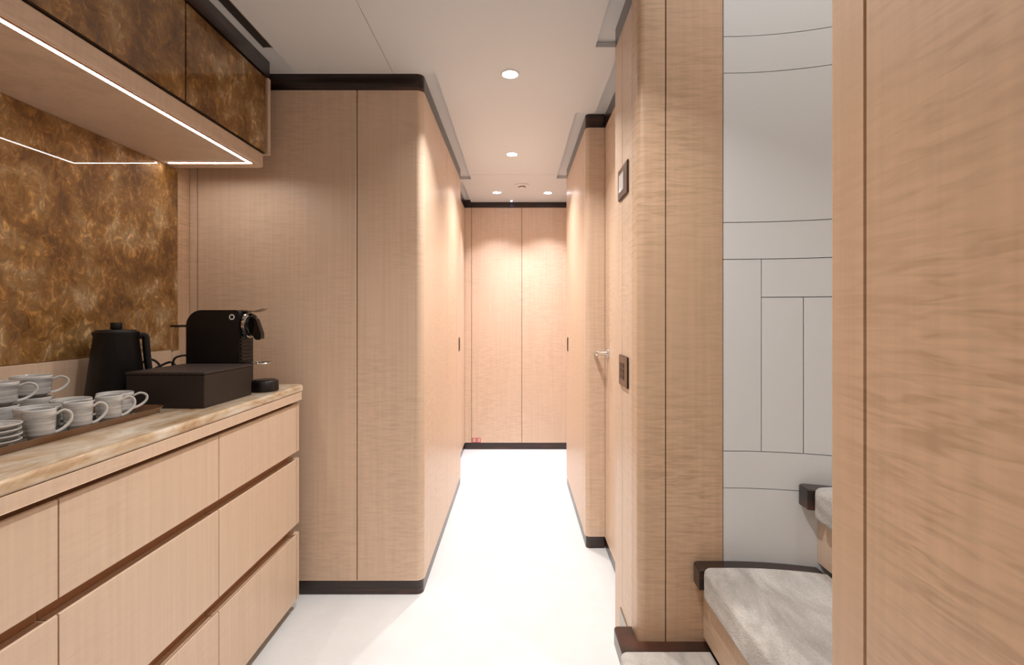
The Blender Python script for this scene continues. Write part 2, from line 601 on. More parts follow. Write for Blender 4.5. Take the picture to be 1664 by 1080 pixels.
# --- stair pillar
wp = struct(box('wall_pillar', XCR + 0.0245, 0.566, YP + 0.0215, YPF - 0.0215, 0, 3.0, 'core'), 'pale figured wood pillar with rounded corner beside the stairs')
XP = 0.335
panels(wp, [
    [(XN - 0.001, YPF), (XP + 0.003, YPF)],
    [(XP, YPF - 0.002), (XP, YP + 0.205 + g2)],
    [(XP, YP + 0.205 - g2), (XP, YP + 0.075)]], 'wood', 0.0)
panels(wp, [fillet([(XP, YP + 0.075 - 0.002), (XP, YP), (0.411 - g2, YP)], [0, 0.02, 0]),
            [(0.411 + g2, YP), (0.569, YP)]], 'wood_fig', 0.0, 3.0)
crown([(XP, YPF - 0.001), (XP, YP + 0.076)], 'dark ebony cornice at the top of the stair pillar')
box('frieze', XP, 0.36, YP + 0.076, YPF, ZR + 0.001, 3.0, 'wood', wp)

# --- curved white stairwell wall built of separate panels
RW = 0.81
def wall_pt(s, out=0.0):
    """plan point at arc length s from the pillar edge; out moves it behind the face"""
    a = s / RW
    return (0.57 + (RW + out) * math.sin(a), YP - RW + (RW + out) * math.cos(a))
def arc_path(s0, s1, out=0.0, n=None):
    n = n or max(2, int((s1 - s0) / 0.04))
    return [wall_pt(s0 + (s1 - s0) * k / n, out) for k in range(n + 1)]
SM = RW * math.pi / 2 + 0.05
ws = prism('wall_stairwell', arc_path(-0.0, SM, 0.0125, 28) + arc_path(-0.0, SM, 0.06, 28)[::-1], 0.0, 3.0, 'joint')
struct(ws, 'curved white panelled stairwell wall')
def xs(x):   # arc length at plan x
    return RW * math.asin(min(1, (x - 0.57) / RW))
J = 0.0011
s1, s2, s3, s4 = xs(0.672), xs(0.776), xs(0.90), xs(1.03)
rows = [(0.0, 0.649, [0, SM]), (0.649, 0.751, [0, SM]), (1.280, 1.382, [0, SM]), (1.382, 1.794, [0, SM]), (1.794, 1.895, [0, SM]), (1.895, 3.0, [0, SM])]
cells = [(0, SM, z0, z1) for z0, z1, _ in rows]
cells += [(0, s1, 0.751, 1.280), (s1, SM, 1.175, 1.280), (s1, s2, 0.751, 1.175), (s2, SM, 0.751, 1.175)]
for a0, a1, z0, z1 in cells:
    p = arc_path(a0 + (J if a0 else 0.001), a1 - J)
    q = arc_path(a0 + (J if a0 else 0.001), a1 - J, 0.012)
    prism('white_panel', p + q[::-1], z0 + J, z1 - J, 'white_panel', ws)

# near side of the stairwell, and the foreground wood wall
XF = 0.36
wf = struct(box('wall_foreground', XF + 0.0205, XF + 0.06, -1.7, 0.545, 0, 3.0, 'core'), 'large figured wood wall in the right foreground')
panels(wf, [fillet([(XF + 0.06, 0.565), (XF, 0.565), (XF, 0.51 + g2)], [0, 0.004, 0])], 'wood_rippled', 0.0, 3.0)
panels(wf, [[(XF, 0.51 - g2), (XF, -0.42)], [(XF, -0.42 - GAP), (XF, -1.6)]], 'wood_rippled', 0.0, ZR)
wsn = struct(box('wall_stair_near', XF + 0.06, 1.45, 0.50, 0.55, 0, 3.0, 'core'), 'pale wood near side of the stairwell')
box('wood_panel', XF + 0.0605, 1.375, 0.55, 0.565, 0, 3.0, 'wood', wsn)
hd = struct(box('wall_header', XF - 0.024, XF + 0.0, 0.566, YP - 0.001, ZR + 0.061, 3.0, 'wood'), 'wood header above the stair opening')
struct(box('ceiling_stairwell', 0.30, 1.5, 0.45, 1.75, 3.0, 3.05, 'ceiling'), 'off white ceiling high above the stairs')
crown([(XF, 0.51), (XF, -1.6)], 'dark ebony cornice on the foreground wall')

# ------------------------------------------------------------------ staircase
Z1, Z2, Z3 = 0.228, 0.450, 0.672
def yw(x):
    return YP if x <= 0.57 else YP - RW + math.sqrt(max(0, RW * RW - (x - 0.57) ** 2))
st = thing('staircase', 'short flight of stairs with silver grey carpet pads and ebony edging', 'stairs', (0.6, 0.95, 0))
Y0 = 0.567
# first step reaches into the corridor round the pillar foot
b = prism('step', [(0.300, Y0), (0.53, Y0), (0.53, YP - 0.001), (XP - 0.002, YP - 0.001), (XP - 0.002, 1.40), (0.300, 1.40)], 0.001, Z1 - 0.05, 'ebony', st)
cut = fillet([(0.279, Y0), (0.53, Y0), (0.53, YP - 0.001), (XP - 0.002, YP - 0.001), (XP - 0.002, 1.425), (0.279, 1.425)], [0, 0, 0, 0, 0, 0.012], True, 5)
pad('tread_edging', cut, Z1 - 0.05, Z1, 0.005, 'ebony', b)
pad('carpet_pad', fillet([(0.271, Y0 + 0.002), (0.514, Y0 + 0.002), (0.514, 1.305), (0.271, 1.305)], [0, 0, 0, 0.02], True, 5), Z1 - 0.06, Z1 + 0.012, 0.014, 'silk', b, 5)
def curved_step(x0, x1, zb, zt, xr):
    n = 10
    xsn = [x0 + (x1 - x0) * k / n for k in range(n + 1)]
    xrn = [xr + (x1 - xr) * k / n for k in range(n + 1)]
    body = prism('step', [(xr, Y0)] + [(x1, Y0)] + [(x, yw(x) - 0.002) for x in xrn[::-1]], zb, zt - 0.055, 'wood', st)
    edge = [(x, yw(x) - 0.0015) for x in xsn]
    inner = [(x, yw(x) - 0.055) for x in xsn]
    e = fillet(edge + inner[::-1], [0.014] + [0] * (2 * n) + [0.0], True, 5)
    pad('tread_edging', e, zt - 0.055, zt, 0.005, 'ebony', body)
    outl = [(x0 + 0.008, Y0 + 0.002), (x1 - 0.001, Y0 + 0.002)] + [(max(x, x0 + 0.008), yw(x) - 0.052) for x in xsn[:0:-1] ] + [(x0 + 0.008, yw(x0) - 0.052)]
    r = [0] * len(outl); r[-1] = 0.02
    pad('carpet_pad', fillet(outl, r, True, 5), zt - 0.078, zt + 0.012, 0.018, 'silk', body, 5)
curved_step(0.483, 0.806, Z1 + 0.0125, Z2, 0.514)
curved_step(0.757, 1.05, Z2 + 0.0125, Z3, 0.808)
curved_step(1.00, 1.29, Z3 + 0.0125, 0.894, 1.052)
curved_step(1.24, 1.36, 0.894 + 0.0125, 1.116, 1.29)

# small steel plate low on the pillar side
tag(box('kick_plate', XP - 0.0045, XP - 0.0005, 1.43, 1.587, 0.06, 0.186, 'steel', bev=0.001), 'small steel plate low on the pillar behind the first step', 'plate')

# ------------------------------------------------------------------ overhead cabinet
YC0, YC1 = -0.03, 1.885
XD = -0.962
ZU = 1.692
ZD = 1.745
oc = thing('overhead_cabinet', 'long wall cabinet with brown gold glass doors and lit underside', 'cabinet', (-1.15, 0.95, ZU))
prism('carcass', [(XL + 0.001, ZU + 0.0125), (XD - 0.0305, ZU + 0.0125), (XD - 0.0305, ZR - CROWN), (XL + 0.001, ZR - CROWN)], YC0, YC1 - 0.0168, 'wood', oc, axis='y')
# underside board with softly rounded front and end
prism('underside_board', [(XL + 0.001, YC0), (XD - 0.0305, YC0), (XD - 0.0305, YC1 - 0.0165), (XL + 0.001, YC1 - 0.0165)], ZU, ZU + 0.012, 'wood', oc)
rail = fillet([(XD - 0.004, YC0), (XD - 0.004, YC1 + 0.010), (XL + 0.002, YC1 + 0.010)], [0, 0.03, 0], False, 8)
pad('front_rail', rail + offset(rail, 0.026)[::-1], ZU, ZD - 0.004, 0.004, 'wood', oc, 3)
box('end_panel', XL + 0.001, XD + 0.010, YC1, YC1 + 0.02, ZD - 0.003, ZR - CROWN, 'wood', oc, bev=0.003)
ye = [YC1 - 0.004, 1.425, 0.94, 0.455, -0.03]
for a_, b_ in zip(ye, ye[1:]):
    d = box('glass_door', XD - 0.018, XD + 0.004, b_ + 0.003, a_ - 0.003, ZD, ZR - CROWN - 0.004, 'gold', oc, bev=0.0015)
    bm = bmesh.new()
    add_box(bm, XD - 0.0195, XD + 0.0005, b_ + 0.0006, b_ + 0.0028, ZD, ZR - CROWN - 0.004)
    add_box(bm, XD - 0.0195, XD + 0.0005, a_ - 0.0028, a_ - 0.0006, ZD, ZR - CROWN - 0.004)
    add_box(bm, XD - 0.0195, XD + 0.0005, b_ + 0.003, a_ - 0.003, ZD - 0.0025, ZD - 0.0003)
    obj('door_frame', bm, 'bronze_dark', d)
prism('cornice', fillet([(XL + 0.001, YC0), (XD + 0.010, YC0), (XD + 0.010, YC1 + 0.02), (XL + 0.001, YC1 + 0.02)], [0, 0, 0.012, 0], True, 4), ZR - CROWN + 0.0005, ZR - 0.0005, 'ebony', oc)
LX, LY = -0.980, 1.826
bm = bmesh.new()
add_box(bm, LX - 0.012, LX, YC0 + 0.01, LY, ZU - 0.003, ZU - 0.0003)
add_box(bm, XL + 0.03, LX - 0.0125, LY - 0.012, LY, ZU - 0.003, ZU - 0.0003)
obj('led_strip', bm, 'led', oc)['label'] = 'glowing white light strip'
bm = bmesh.new()
add_box(bm, LX - 0.0150, LX - 0.0123, YC0 + 0.01, LY - 0.0123, ZU - 0.004, ZU - 0.0003)
add_box(bm, LX + 0.0003, LX + 0.003, YC0 + 0.01, LY + 0.003, ZU - 0.004, ZU - 0.0003)
add_box(bm, XL + 0.03, LX - 0.0155, LY - 0.0150, LY - 0.0123, ZU - 0.004, ZU - 0.0003)
add_box(bm, XL + 0.03, LX, LY + 0.0003, LY + 0.003, ZU - 0.004, ZU - 0.0003)
obj('led_profile', bm, 'wood_edge', oc)

# linear air slot in the raised ceiling border above the cabinet
lv = thing('linear_vent', 'dark slot air vent in the ceiling along the overhead cabinet', 'vent', (-0.90, 0.9, ZR))
box('slot', -0.915, -0.885, -0.4, 1.78, ZR - 0.006, ZR - 0.0005, 'dark_gap', lv)
for x in (-0.917, -0.885):
    box('slot_frame', x, x + 0.002, -0.4, 1.782, ZR - 0.008, ZR - 0.0005, 'steel', lv)

# ------------------------------------------------------------------ backsplash, upstand
ZT = 0.860
tag(box('splashback', XL + 0.0005, XL + 0.008, -0.06, 1.905, 0.997, ZU - 0.001, 'gold', bev=0.001), 'mottled brown gold glass splashback above the counter', 'splashback')
tag(box('upstand', XL + 0.0005, XL + 0.014, -0.06, 1.905, ZT + 0.0005, 0.995, 'wood', bev=0.001), 'pale wood upstand along the back of the stone worktop', 'upstand')

# ------------------------------------------------------------------ worktop and drawer units
wt = thing('worktop', 'honey beige onyx counter worktop with rounded edge on a wood rail', 'worktop', (-1.07, 0.92, ZT))
pad('stone_slab', fillet([(XL + 0.0005, -0.08), (-0.822, -0.08), (-0.822, 1.915), (XL + 0.0005, 1.915)], [0, 0, 0.03, 0], True, 8), ZT - 0.026, ZT, 0.008, 'onyx', wt)
prism('edge_rail', fillet([(XL + 0.0005, -0.08), (-0.8235, -0.08), (-0.8235, 1.908), (XL + 0.0005, 1.908)], [0, 0, 0.03, 0], True, 8), 0.806, ZT - 0.0265, 'wood', wt, bev=0.002)

XDR = -0.838
units = [(1.384, 1.872, 'pale wood drawer unit at the far end of the counter'),
         (0.900, 1.384, 'pale wood drawer unit second from the far end of the counter'),
         (0.416, 0.900, 'pale wood drawer unit at the left edge of the picture'),
         (-0.068, 0.416, 'pale wood drawer unit nearest the viewer, outside the picture')]
rowz = [(0.608, 0.790), (0.332, 0.579), (0.046, 0.293)]
for y0, y1, lab in units:
    u = thing('drawer_unit', lab, 'cabinet', (-1.07, (y0 + y1) / 2, 0), 'drawer units under the counter')
    last = y1 > 1.8
    ye_ = 1.902 if last else y1 - 0.0005
    box('carcass', XL + 0.001, XDR - 0.040, y0 + 0.0005, ye_, 0.045, 0.805, 'wood_edge', u)
    box('plinth', XL + 0.02, XDR - 0.055, y0 + 0.0005, ye_ - 0.01, 0.0005, 0.0445, 'bronze_dark', u)
    for z0, z1 in rowz:
        # front with a bevelled finger edge along its top
        prof = [(XDR - 0.039, z0), (XDR, z0), (XDR, z1 - 0.002), (XDR - 0.003, z1), (XDR - 0.020, z1 - 0.012), (XDR - 0.039, z1 - 0.012)]
        prism('drawer', prof, y0 + 0.0018, y1 - 0.0018, 'wood_drawer', u, axis='y', smooth=False)
        if last:
            prism('end_filler', fillet([(XDR - 0.0395, 1.8735), (XDR, 1.8735), (XDR, 1.903), (XDR - 0.0395, 1.903)], [0, 0, 0.012, 0], True, 5), z0, z1 - 0.001, 'wood_drawer', u)

# ------------------------------------------------------------------ things on the counter
# leather box
bx = thing('storage_box', 'low dark brown leather box with woven lid in front of coffee machine', 'box', (-1.0, 1.525, ZT))
box('box_body', -1.112, -0.889, 1.400, 1.650, ZT + 0.0003, ZT + 0.096, 'leather', bx, bev=0.003)
box('lid', -1.114, -0.887, 1.398, 1.652, ZT + 0.0965, ZT + 0.104, 'woven', bx, bev=0.002)

# kettle
KX, KY = -1.211, 1.488
kt = thing('kettle', 'matt black conical kettle between the splashback and leather box', 'kettle', (KX, KY, ZT))
lathe('power_base', [(0, 0.0003), (0.070, 0.0003), (0.072, 0.004), (0.072, 0.014), (0.069, 0.017), (0, 0.017)], (KX, KY, ZT), 'black', kt, 40)
lathe('kettle_body', [(0, 0.0175), (0.073, 0.0175), (0.075, 0.022), (0.0545, 0.203), (0.0575, 0.209), (0.0575, 0.2155), (0.054, 0.2175), (0, 0.2175)], (KX, KY, ZT), 'black', kt, 48)
ld = lathe('lid', [(0, 0.218), (0.051, 0.218), (0.049, 0.2215), (0.02, 0.223), (0, 0.223)], (KX, KY, ZT), 'black', kt, 40)
lathe('lid_knob', [(0, 0.2232), (0.013, 0.2232), (0.0145, 0.226), (0.0145, 0.242), (0.0135, 0.244), (0, 0.244)], (KX, KY, ZT), 'black', ld, 24)
hd_ = Vector((0.72, 0.69, 0)).normalized()
def kp(r, z):
    return (KX + hd_.x * r, KY + hd_.y * r, ZT + z)
bm = bmesh.new()
add_tube(bm, smooth_path([kp(0.050, 0.200), kp(0.064, 0.203), kp(0.071, 0.198), kp(0.073, 0.17), kp(0.077, 0.12), kp(0.081, 0.075), kp(0.080, 0.055), kp(0.068, 0.048)], 5), 0.0085, 10, False, 1.2)
obj('handle', bm, 'black', kt, smooth=True)
hd_ = Vector((-0.63, 0.77, 0)).normalized() * -1
sp = [kp(-0.053, 0.207), kp(-0.068, 0.212), kp(-0.068, 0.207), kp(-0.059, 0.165)]
bm = bmesh.new()
nrm = Vector((-hd_.y, hd_.x, 0)) * 0.014
va = [bm.verts.new(Vector(p) + nrm * (1 if i != 1 else 0.35)) for i, p in enumerate(sp)]
vb = [bm.verts.new(Vector(p) - nrm * (1 if i != 1 else 0.35)) for i, p in enumerate(sp)]
bm.faces.new(va); bm.faces.new(vb)
for i in range(4):
    bm.faces.new((va[i], va[(i + 1) % 4], vb[(i + 1) % 4], vb[i]))
obj('spout', bm, 'black', kt)
cz = ZT + 0.0045
tube('power_cord', smooth_path([(KX + 0.06, KY + 0.066, ZT + 0.01), (-1.16, 1.60, cz), (-1.19, 1.66, ZT + 0.03), (-1.235, 1.70, ZT + 0.095), (-1.265, 1.69, ZT + 0.115), (-1.275, 1.66, ZT + 0.09), (-1.255, 1.66, ZT + 0.07), (-1.235, 1.70, ZT + 0.09), (-1.22, 1.74, ZT + 0.10), (-1.235, 1.79, ZT + 0.06), (-1.28, 1.80, ZT + 0.07), (-1.303, 1.80, ZT + 0.075)], 6), 0.004, 'black', kt)

# capsule coffee machine, its front turned to the corridor
MY0, MY1 = 1.684, 1.782
MC = (MY0 + MY1) / 2
cm = thing('coffee_machine', 'dark capsule coffee machine standing at the end of the counter', 'coffee machine', (-1.03, MC, ZT))
prof = fillet([(-1.128, ZT + 0.020), (-0.953, ZT + 0.020), (-0.953, ZT + 0.280), (-1.128, ZT + 0.280)], [0.004, 0.004, 0.012, 0.050], True, 10)
prism('housing', prof, MY0, MY1, 'machine', cm, axis='y', bev=0.004, seg=3)
prism('foot', fillet([(-1.13, MY0 + 0.004), (-0.93, MY0 + 0.004), (-0.93, MY1 - 0.004), (-1.13, MY1 - 0.004)], [0.01] * 4, True, 5), ZT + 0.0003, ZT + 0.0197, 'machine', cm)
for k in range(9):
    z = ZT + 0.086 + k * 0.0125
    box('louvre', -0.953, -0.9485, MY0 + 0.012, MY1 - 0.012, z, z + 0.0065, 'gloss_black', cm)
RX = Matrix.Rotation(math.pi / 2, 4, 'Y')
hz = 1.092
lathe('brew_head', [(0, 0), (0.041, 0), (0.041, 0.020), (0.037, 0.026), (0, 0.026)], (-0.9529, MC, hz), 'gloss_black', cm, 36, RX)
lathe('chrome_ring', [(0.0412, 0.006), (0.0455, 0.007), (0.0455, 0.015), (0.0412, 0.016), (0.0412, 0.006)], (-0.9529, MC, hz), 'chrome', cm, 40, RX)
prism('spout_cover', fillet([(-0.927, hz + 0.028), (-0.914, hz + 0.022), (-0.896, hz - 0.030), (-0.896, hz - 0.050), (-0.912, hz - 0.048), (-0.927, hz - 0.020)], [0.004, 0.008, 0.006, 0.004, 0.006, 0.004], True, 4), MC - 0.016, MC + 0.016, 'gloss_black', cm, axis='y', bev=0.003)
prism('lever', [(-1.03, 1.1402), (-0.955, 1.1402), (-0.915, 1.1365), (-0.885, 1.147), (-0.8855, 1.150), (-0.916, 1.1405), (-0.955, 1.1445), (-1.03, 1.1435)], MC - 0.018, MC + 0.018, 'steel', cm, axis='y')
tube('power_button', [(-0.975 + 0.008 * math.cos(a * math.pi / 10), MY0 - 0.0005, 1.120 + 0.008 * math.sin(a * math.pi / 10)) for a in range(20)], 0.0018, 'white_plastic', cm, 6, True)
tank = lathe('water_tank', [(0.0355, 0.030), (0.036, 0.034), (0.036, 0.225), (0.0335, 0.225), (0.0335, 0.036), (0, 0.034), (0, 0.030), (0.0355, 0.030)], (-1.174, MC, ZT), 'glass', cm, 36)
tank['label'] = 'clear water tank'
lathe('tank_lid', [(0, 0.2255), (0.039, 0.2255), (0.040, 0.228), (0.039, 0.232), (0, 0.233)], (-1.174, MC, ZT), 'machine', tank, 32)
lathe('tank_seat', [(0, 0.0003), (0.037, 0.0003), (0.037, 0.0295), (0, 0.0295)], (-1.174, MC, ZT), 'machine', cm, 32)
dt = lathe('drip_tray', [(0, 0.0003), (0.043, 0.0003), (0.046, 0.004), (0.044, 0.034), (0.041, 0.038), (0, 0.038)], (-0.888, MC, ZT), 'machine', cm, 40)
bm = bmesh.new()
for k in range(-3, 4):
    h = math.sqrt(0.036 ** 2 - (k * 0.010) ** 2)
    add_box(bm, -0.888 - h, -0.888 + h, MC + k * 0.010 - 0.0015, MC + k * 0.010 + 0.0015, ZT + 0.0383, ZT + 0.041)
obj('drip_grid', bm, 'chrome', dt)
cs = box('cup_support', -0.953, -0.93, MC - 0.02, MC + 0.02, ZT + 0.096, ZT + 0.101, 'machine', cm, bev=0.001)
bm = bmesh.new()
add_tube(bm, [(-0.900 + 0.032 * math.cos(a * math.pi / 14), MC + 0.036 * math.sin(a * math.pi / 14), ZT + 0.099) for a in range(28)], 0.0022, 6, True)
for k in range(-3, 4):
    h = 0.031 * math.sqrt(max(0, 1 - (k * 0.010 / 0.036) ** 2))
    add_box(bm, -0.900 - h, -0.900 + h, MC + k * 0.010 - 0.0012, MC + k * 0.010 + 0.0012, ZT + 0.0965, ZT + 0.1005)
    h = 0.035 * math.sqrt(max(0, 1 - (k * 0.0095 / 0.032) ** 2))
    add_box(bm, -0.900 + k * 0.0095 - 0.0012, -0.900 + k * 0.0095 + 0.0012, MC - h, MC + h, ZT + 0.0968, ZT + 0.1002)
obj('support_grid', bm, 'chrome', cs, smooth=True)
tube('power_cord', smooth_path([(-1.129, MY0 + 0.02, ZT + 0.127), (-1.145, MY0 - 0.005, ZT + 0.128), (-1.165, MY0 - 0.012, ZT + 0.115), (-1.172, MY0 - 0.012, ZT + 0.07), (-1.175, MY0 - 0.012, ZT + 0.02), (-1.19, MY0 - 0.015, ZT + 0.005), (-1.24, MY0 + 0.02, ZT + 0.0045)], 6), 0.0035, 'black', cm)

# tray
ty = thing('serving_tray', 'bronze rimmed serving tray carrying the cups and saucers', 'tray', (-1.12, 1.05, ZT))
TX0, TX1, TY0, TY1 = -1.285, -0.975, 0.70, 1.350
bm = bmesh.new()
def rr(x0, x1, y0, y1, r):
    return fillet([(x0, y0), (x1, y0), (x1, y1), (x0, y1)], [r] * 4, True, 5)
ringsT = []
for dx, z in ((0.0, 0.0003), (0.014, 0.018), (0.012, 0.0185), (0.0095, 0.017), (-0.004, 0.0075)):
    ringsT.append([bm.verts.new((p[0], p[1], ZT + z)) for p in rr(TX0 - dx, TX1 + dx, TY0 - dx, TY1 + dx, 0.022 + max(dx, 0))])
nT = len(ringsT[0])
for a_, b_ in zip(ringsT, ringsT[1:]):
    for k in range(nT):
        bm.faces.new((a_[k], a_[(k + 1) % nT], b_[(k + 1) % nT], b_[k]))
bm.faces.new(ringsT[0])
bm.faces.new(ringsT[-1])
obj('tray_body', bm, 'tray', ty, smooth=True)
prism('tray_liner', rr(TX0 + 0.006, TX1 - 0.006, TY0 + 0.006, TY1 - 0.006, 0.02), ZT + 0.0076, ZT + 0.0082, 'tray_in', ty)
ZTR = ZT + 0.0085

# cups: one narrow, one wide, then copies
def make_cup(name, label, r, h, group, loc, hr):
    t = thing(name, label, 'cup', (0, 0, 0), group)
    p = [(0, 0.0), (r * 0.66, 0.0), (r * 0.70, 0.003), (r * 0.90, 0.008)]
    nb = 5
    for k in range(nb + 1):
        z = 0.010 + (h - 0.012) * k / nb
        rr_ = r * (0.93 + 0.07 * k / nb)
        p += [(rr_ - 0.0006, z), (rr_, z + 0.002)] if k < nb else [(rr_, z)]
    p += [(r - 0.001, h), (r - 0.0025, h), (r - 0.0035, h - 0.003), (r * 0.90, 0.012), (r * 0.6, 0.006), (0, 0.006)]
    lathe('cup_body', p, (0, 0, 0), 'porcelain', t, 40)
    hp = [(r * 0.94, 0, h * 0.78), (r + hr * 0.45, 0, h * 0.90), (r + hr * 0.9, 0, h * 0.80), (r + hr, 0, h * 0.60), (r + hr * 0.78, 0, h * 0.40), (r + hr * 0.3, 0, h * 0.22), (r * 0.90, 0, h * 0.15)]
    bm = bmesh.new()
    add_tube(bm, smooth_path(hp, 6), 0.0023, 8, False, 1.5)
    obj('handle', bm, 'porcelain_rim', t, smooth=True)
    bm = bmesh.new()
    add_tube(bm, [((r - 0.0018) * math.cos(a * math.pi / 20), (r - 0.0018) * math.sin(a * math.pi / 20), h) for a in range(40)], 0.0014, 5, True)
    obj('rim', bm, 'porcelain_rim', t, smooth=True)
    t.location = loc
    return t
A45 = math.radians(42)
small = make_cup('coffee_cup', 'small grey white cup at the tray front, next to the saucers', 0.0270, 0.060, 'narrow cups in the front row', (-1.000, 1.031, ZTR), 0.023)
small.rotation_euler.z = A45
dup(small, (-1.000, 1.122, ZTR), 'small grey white cup, middle of the three in the tray front row', A45)
dup(small, (-1.000, 1.207, ZTR), 'small grey white cup at the tray end, nearest the leather box', A45)
wide = make_cup('tea_cup', 'wide grey white cup half hidden behind the front cup beside the saucers', 0.0400, 0.052, 'wide cups on the tray', (-1.070, 1.099, ZTR), 0.028)
wide.rotation_euler.z = A45
dup(wide, (-1.090, 1.204, ZTR), 'wide grey white cup half hidden behind the middle front cup', A45)
dup(wide, (-1.062, 1.301, ZTR), 'wide grey white cup at the tray end behind the last front cup', A45)
dup(wide, (-1.172, 1.105, ZTR), 'lower wide cup of the stack at the left picture edge', math.radians(130))
dup(wide, (-1.172, 1.105, ZTR + 0.0535), 'upper wide cup of the stack at the left picture edge', A45)
dup(wide, (-1.212, 1.229, ZTR), 'lower wide cup of the rear stack beside the kettle', math.radians(130))
dup(wide, (-1.212, 1.229, ZTR + 0.0535), 'upper wide cup of the rear stack in front of the kettle', A45)

sc = thing('saucer', 'lowest grey white saucer of the stack on the tray', 'saucer', (0, 0, 0), 'stacked saucers on the tray')
lathe('saucer_plate', [(0, 0), (0.026, 0), (0.028, 0.002), (0.044, 0.0075), (0.0495, 0.011), (0.050, 0.0125), (0.0485, 0.0130), (0.043, 0.0100), (0.028, 0.0045), (0, 0.0040)], (0, 0, 0), 'porcelain', sc, 40)
bm = bmesh.new()
add_tube(bm, [(0.0490 * math.cos(a * math.pi / 20), 0.0490 * math.sin(a * math.pi / 20), 0.0126) for a in range(40)], 0.0012, 5, True)
obj('rim', bm, 'porcelain_rim', sc, smooth=True)
for o_ in sc.children:
    o_.data.transform(Matrix.Diagonal((0.88, 0.88, 0.95, 1)))
SX, SY = -1.024, 0.958
sc.location = (SX, SY, ZTR)
for k, lab in enumerate(('second saucer from the bottom of the stack on the tray', 'second saucer from the top of the stack on the tray', 'topmost grey white saucer of the stack on the tray')):
    dup(sc, (SX + 0.001 * (-1) ** k, SY, ZTR + 0.0105 * (k + 1)), lab)

# ------------------------------------------------------------------ wall fittings
th = thing('control_panel', 'bronze control panel with pale screen high on the stair pillar', 'control panel', (XP, 1.54, 1.544))
box('plate', XP - 0.0045, XP - 0.0005, 1.473, 1.606, 1.494, 1.594, 'bronze_dark', th, bev=0.003)
box('bezel', XP - 0.0062, XP - 0.0047, 1.476, 1.603, 1.497, 1.591, 'bronze', th, bev=0.001)
box('screen', XP - 0.0070, XP - 0.0063, 1.523, 1.585, 1.518, 1.572, 'screen', th)
kpd = thing('light_switch', 'bronze push button light switch at waist height on the pillar', 'switch', (XP, 1.54, 0.952))
box('plate', XP - 0.0040, XP - 0.0005, 1.473, 1.595, 0.904, 1.000, 'bronze_dark', kpd, bev=0.002)
box('bezel', XP - 0.0055, XP - 0.0042, 1.475, 1.593, 0.906, 0.998, 'bronze', kpd, bev=0.001)
for i in range(2):
    for j in range(3):
        y, z = 1.518 + i * 0.030, 0.926 + j * 0.018
        box('button', XP - 0.0068, XP - 0.0056, y, y + 0.027, z, z + 0.015, 'bronze_dark', kpd, bev=0.0006)

dh = thing('door_handle', 'chrome lever handle on the niche door', 'door handle', (XN, 2.30, 0.95))
RXm = Matrix.Rotation(-math.pi / 2, 4, 'Y')
lathe('rosette', [(0, 0), (0.025, 0), (0.026, 0.003), (0.025, 0.008), (0.012, 0.010), (0, 0.010)], (XN - 0.0003, 2.295, 0.950), 'chrome', dh, 32, RXm)
lathe('spindle', [(0, 0.0102), (0.009, 0.0102), (0.009, 0.045), (0, 0.045)], (XN - 0.0003, 2.295, 0.950), 'chrome', dh, 24, RXm)
bm = bmesh.new()
add_tube(bm, smooth_path([(XN - 0.046, 2.287, 0.950), (XN - 0.050, 2.31, 0.950), (XN - 0.052, 2.345, 0.948), (XN - 0.052, 2.372, 0.946)], 5), 0.009, 12, False, 0.8)
obj('lever', bm, 'chrome', dh, smooth=True)
lathe('end_knob', [(0, 0.045), (0.014, 0.0452), (0.015, 0.050), (0.013, 0.058), (0, 0.059)], (XN - 0.0003, 2.295, 0.950), 'chrome', dh, 24, RXm)

def flush_pull(x0, x1, label):
    t = thing('flush_pull', label, 'door pull', ((x0 + x1) / 2, 3.2, 0.94))
    f = box('plate', x0, x1, 3.185, 3.225, 0.895, 0.985, 'bronze', t, bev=0.001)
    s_ = 1 if x1 > 0 and x0 > 0 else -1
    if s_ < 0:
        box('recess', x1, x1 + 0.0012, 3.193, 3.217, 0.905, 0.975, 'bronze_dark', t)
    else:
        box('recess', x0 - 0.0012, x0, 3.193, 3.217, 0.905, 0.975, 'bronze_dark', t)
flush_pull(XCL + 0.0003, XCL + 0.004, 'small bronze door pull near the far end of the left corridor wall')
flush_pull(XCR - 0.004, XCR - 0.0003, 'small bronze door pull near the far end of the right corridor wall')

for k, lab in enumerate(('left of two red outlined sockets low on the end wall', 'right of two red outlined sockets low on the end wall')):
    x = -0.376 + k * 0.037
    so = thing('wall_socket', lab, 'socket', (x + 0.017, YEND, 0.08), 'red outlined sockets')
    z0 = 0.060
    box('face', x, x + 0.034, YEND - 0.004, YEND - 0.0003, z0, z0 + 0.038, 'socket', so)
    bm = bmesh.new()
    add_box(bm, x, x + 0.034, YEND - 0.0055, YEND - 0.0041, z0, z0 + 0.004)
    add_box(bm, x, x + 0.034, YEND - 0.0055, YEND - 0.0041, z0 + 0.034, z0 + 0.038)
    add_box(bm, x, x + 0.004, YEND - 0.0055, YEND - 0.0041, z0 + 0.004, z0 + 0.034)
    add_box(bm, x + 0.030, x + 0.034, YEND - 0.0055, YEND - 0.0041, z0 + 0.004, z0 + 0.034)
    obj('outline', bm, 'red', so)
    box('mark', x + 0.010, x + 0.014, YEND - 0.0055, YEND - 0.0041, z0 + 0.012, z0 + 0.027, 'dark_gap', so)

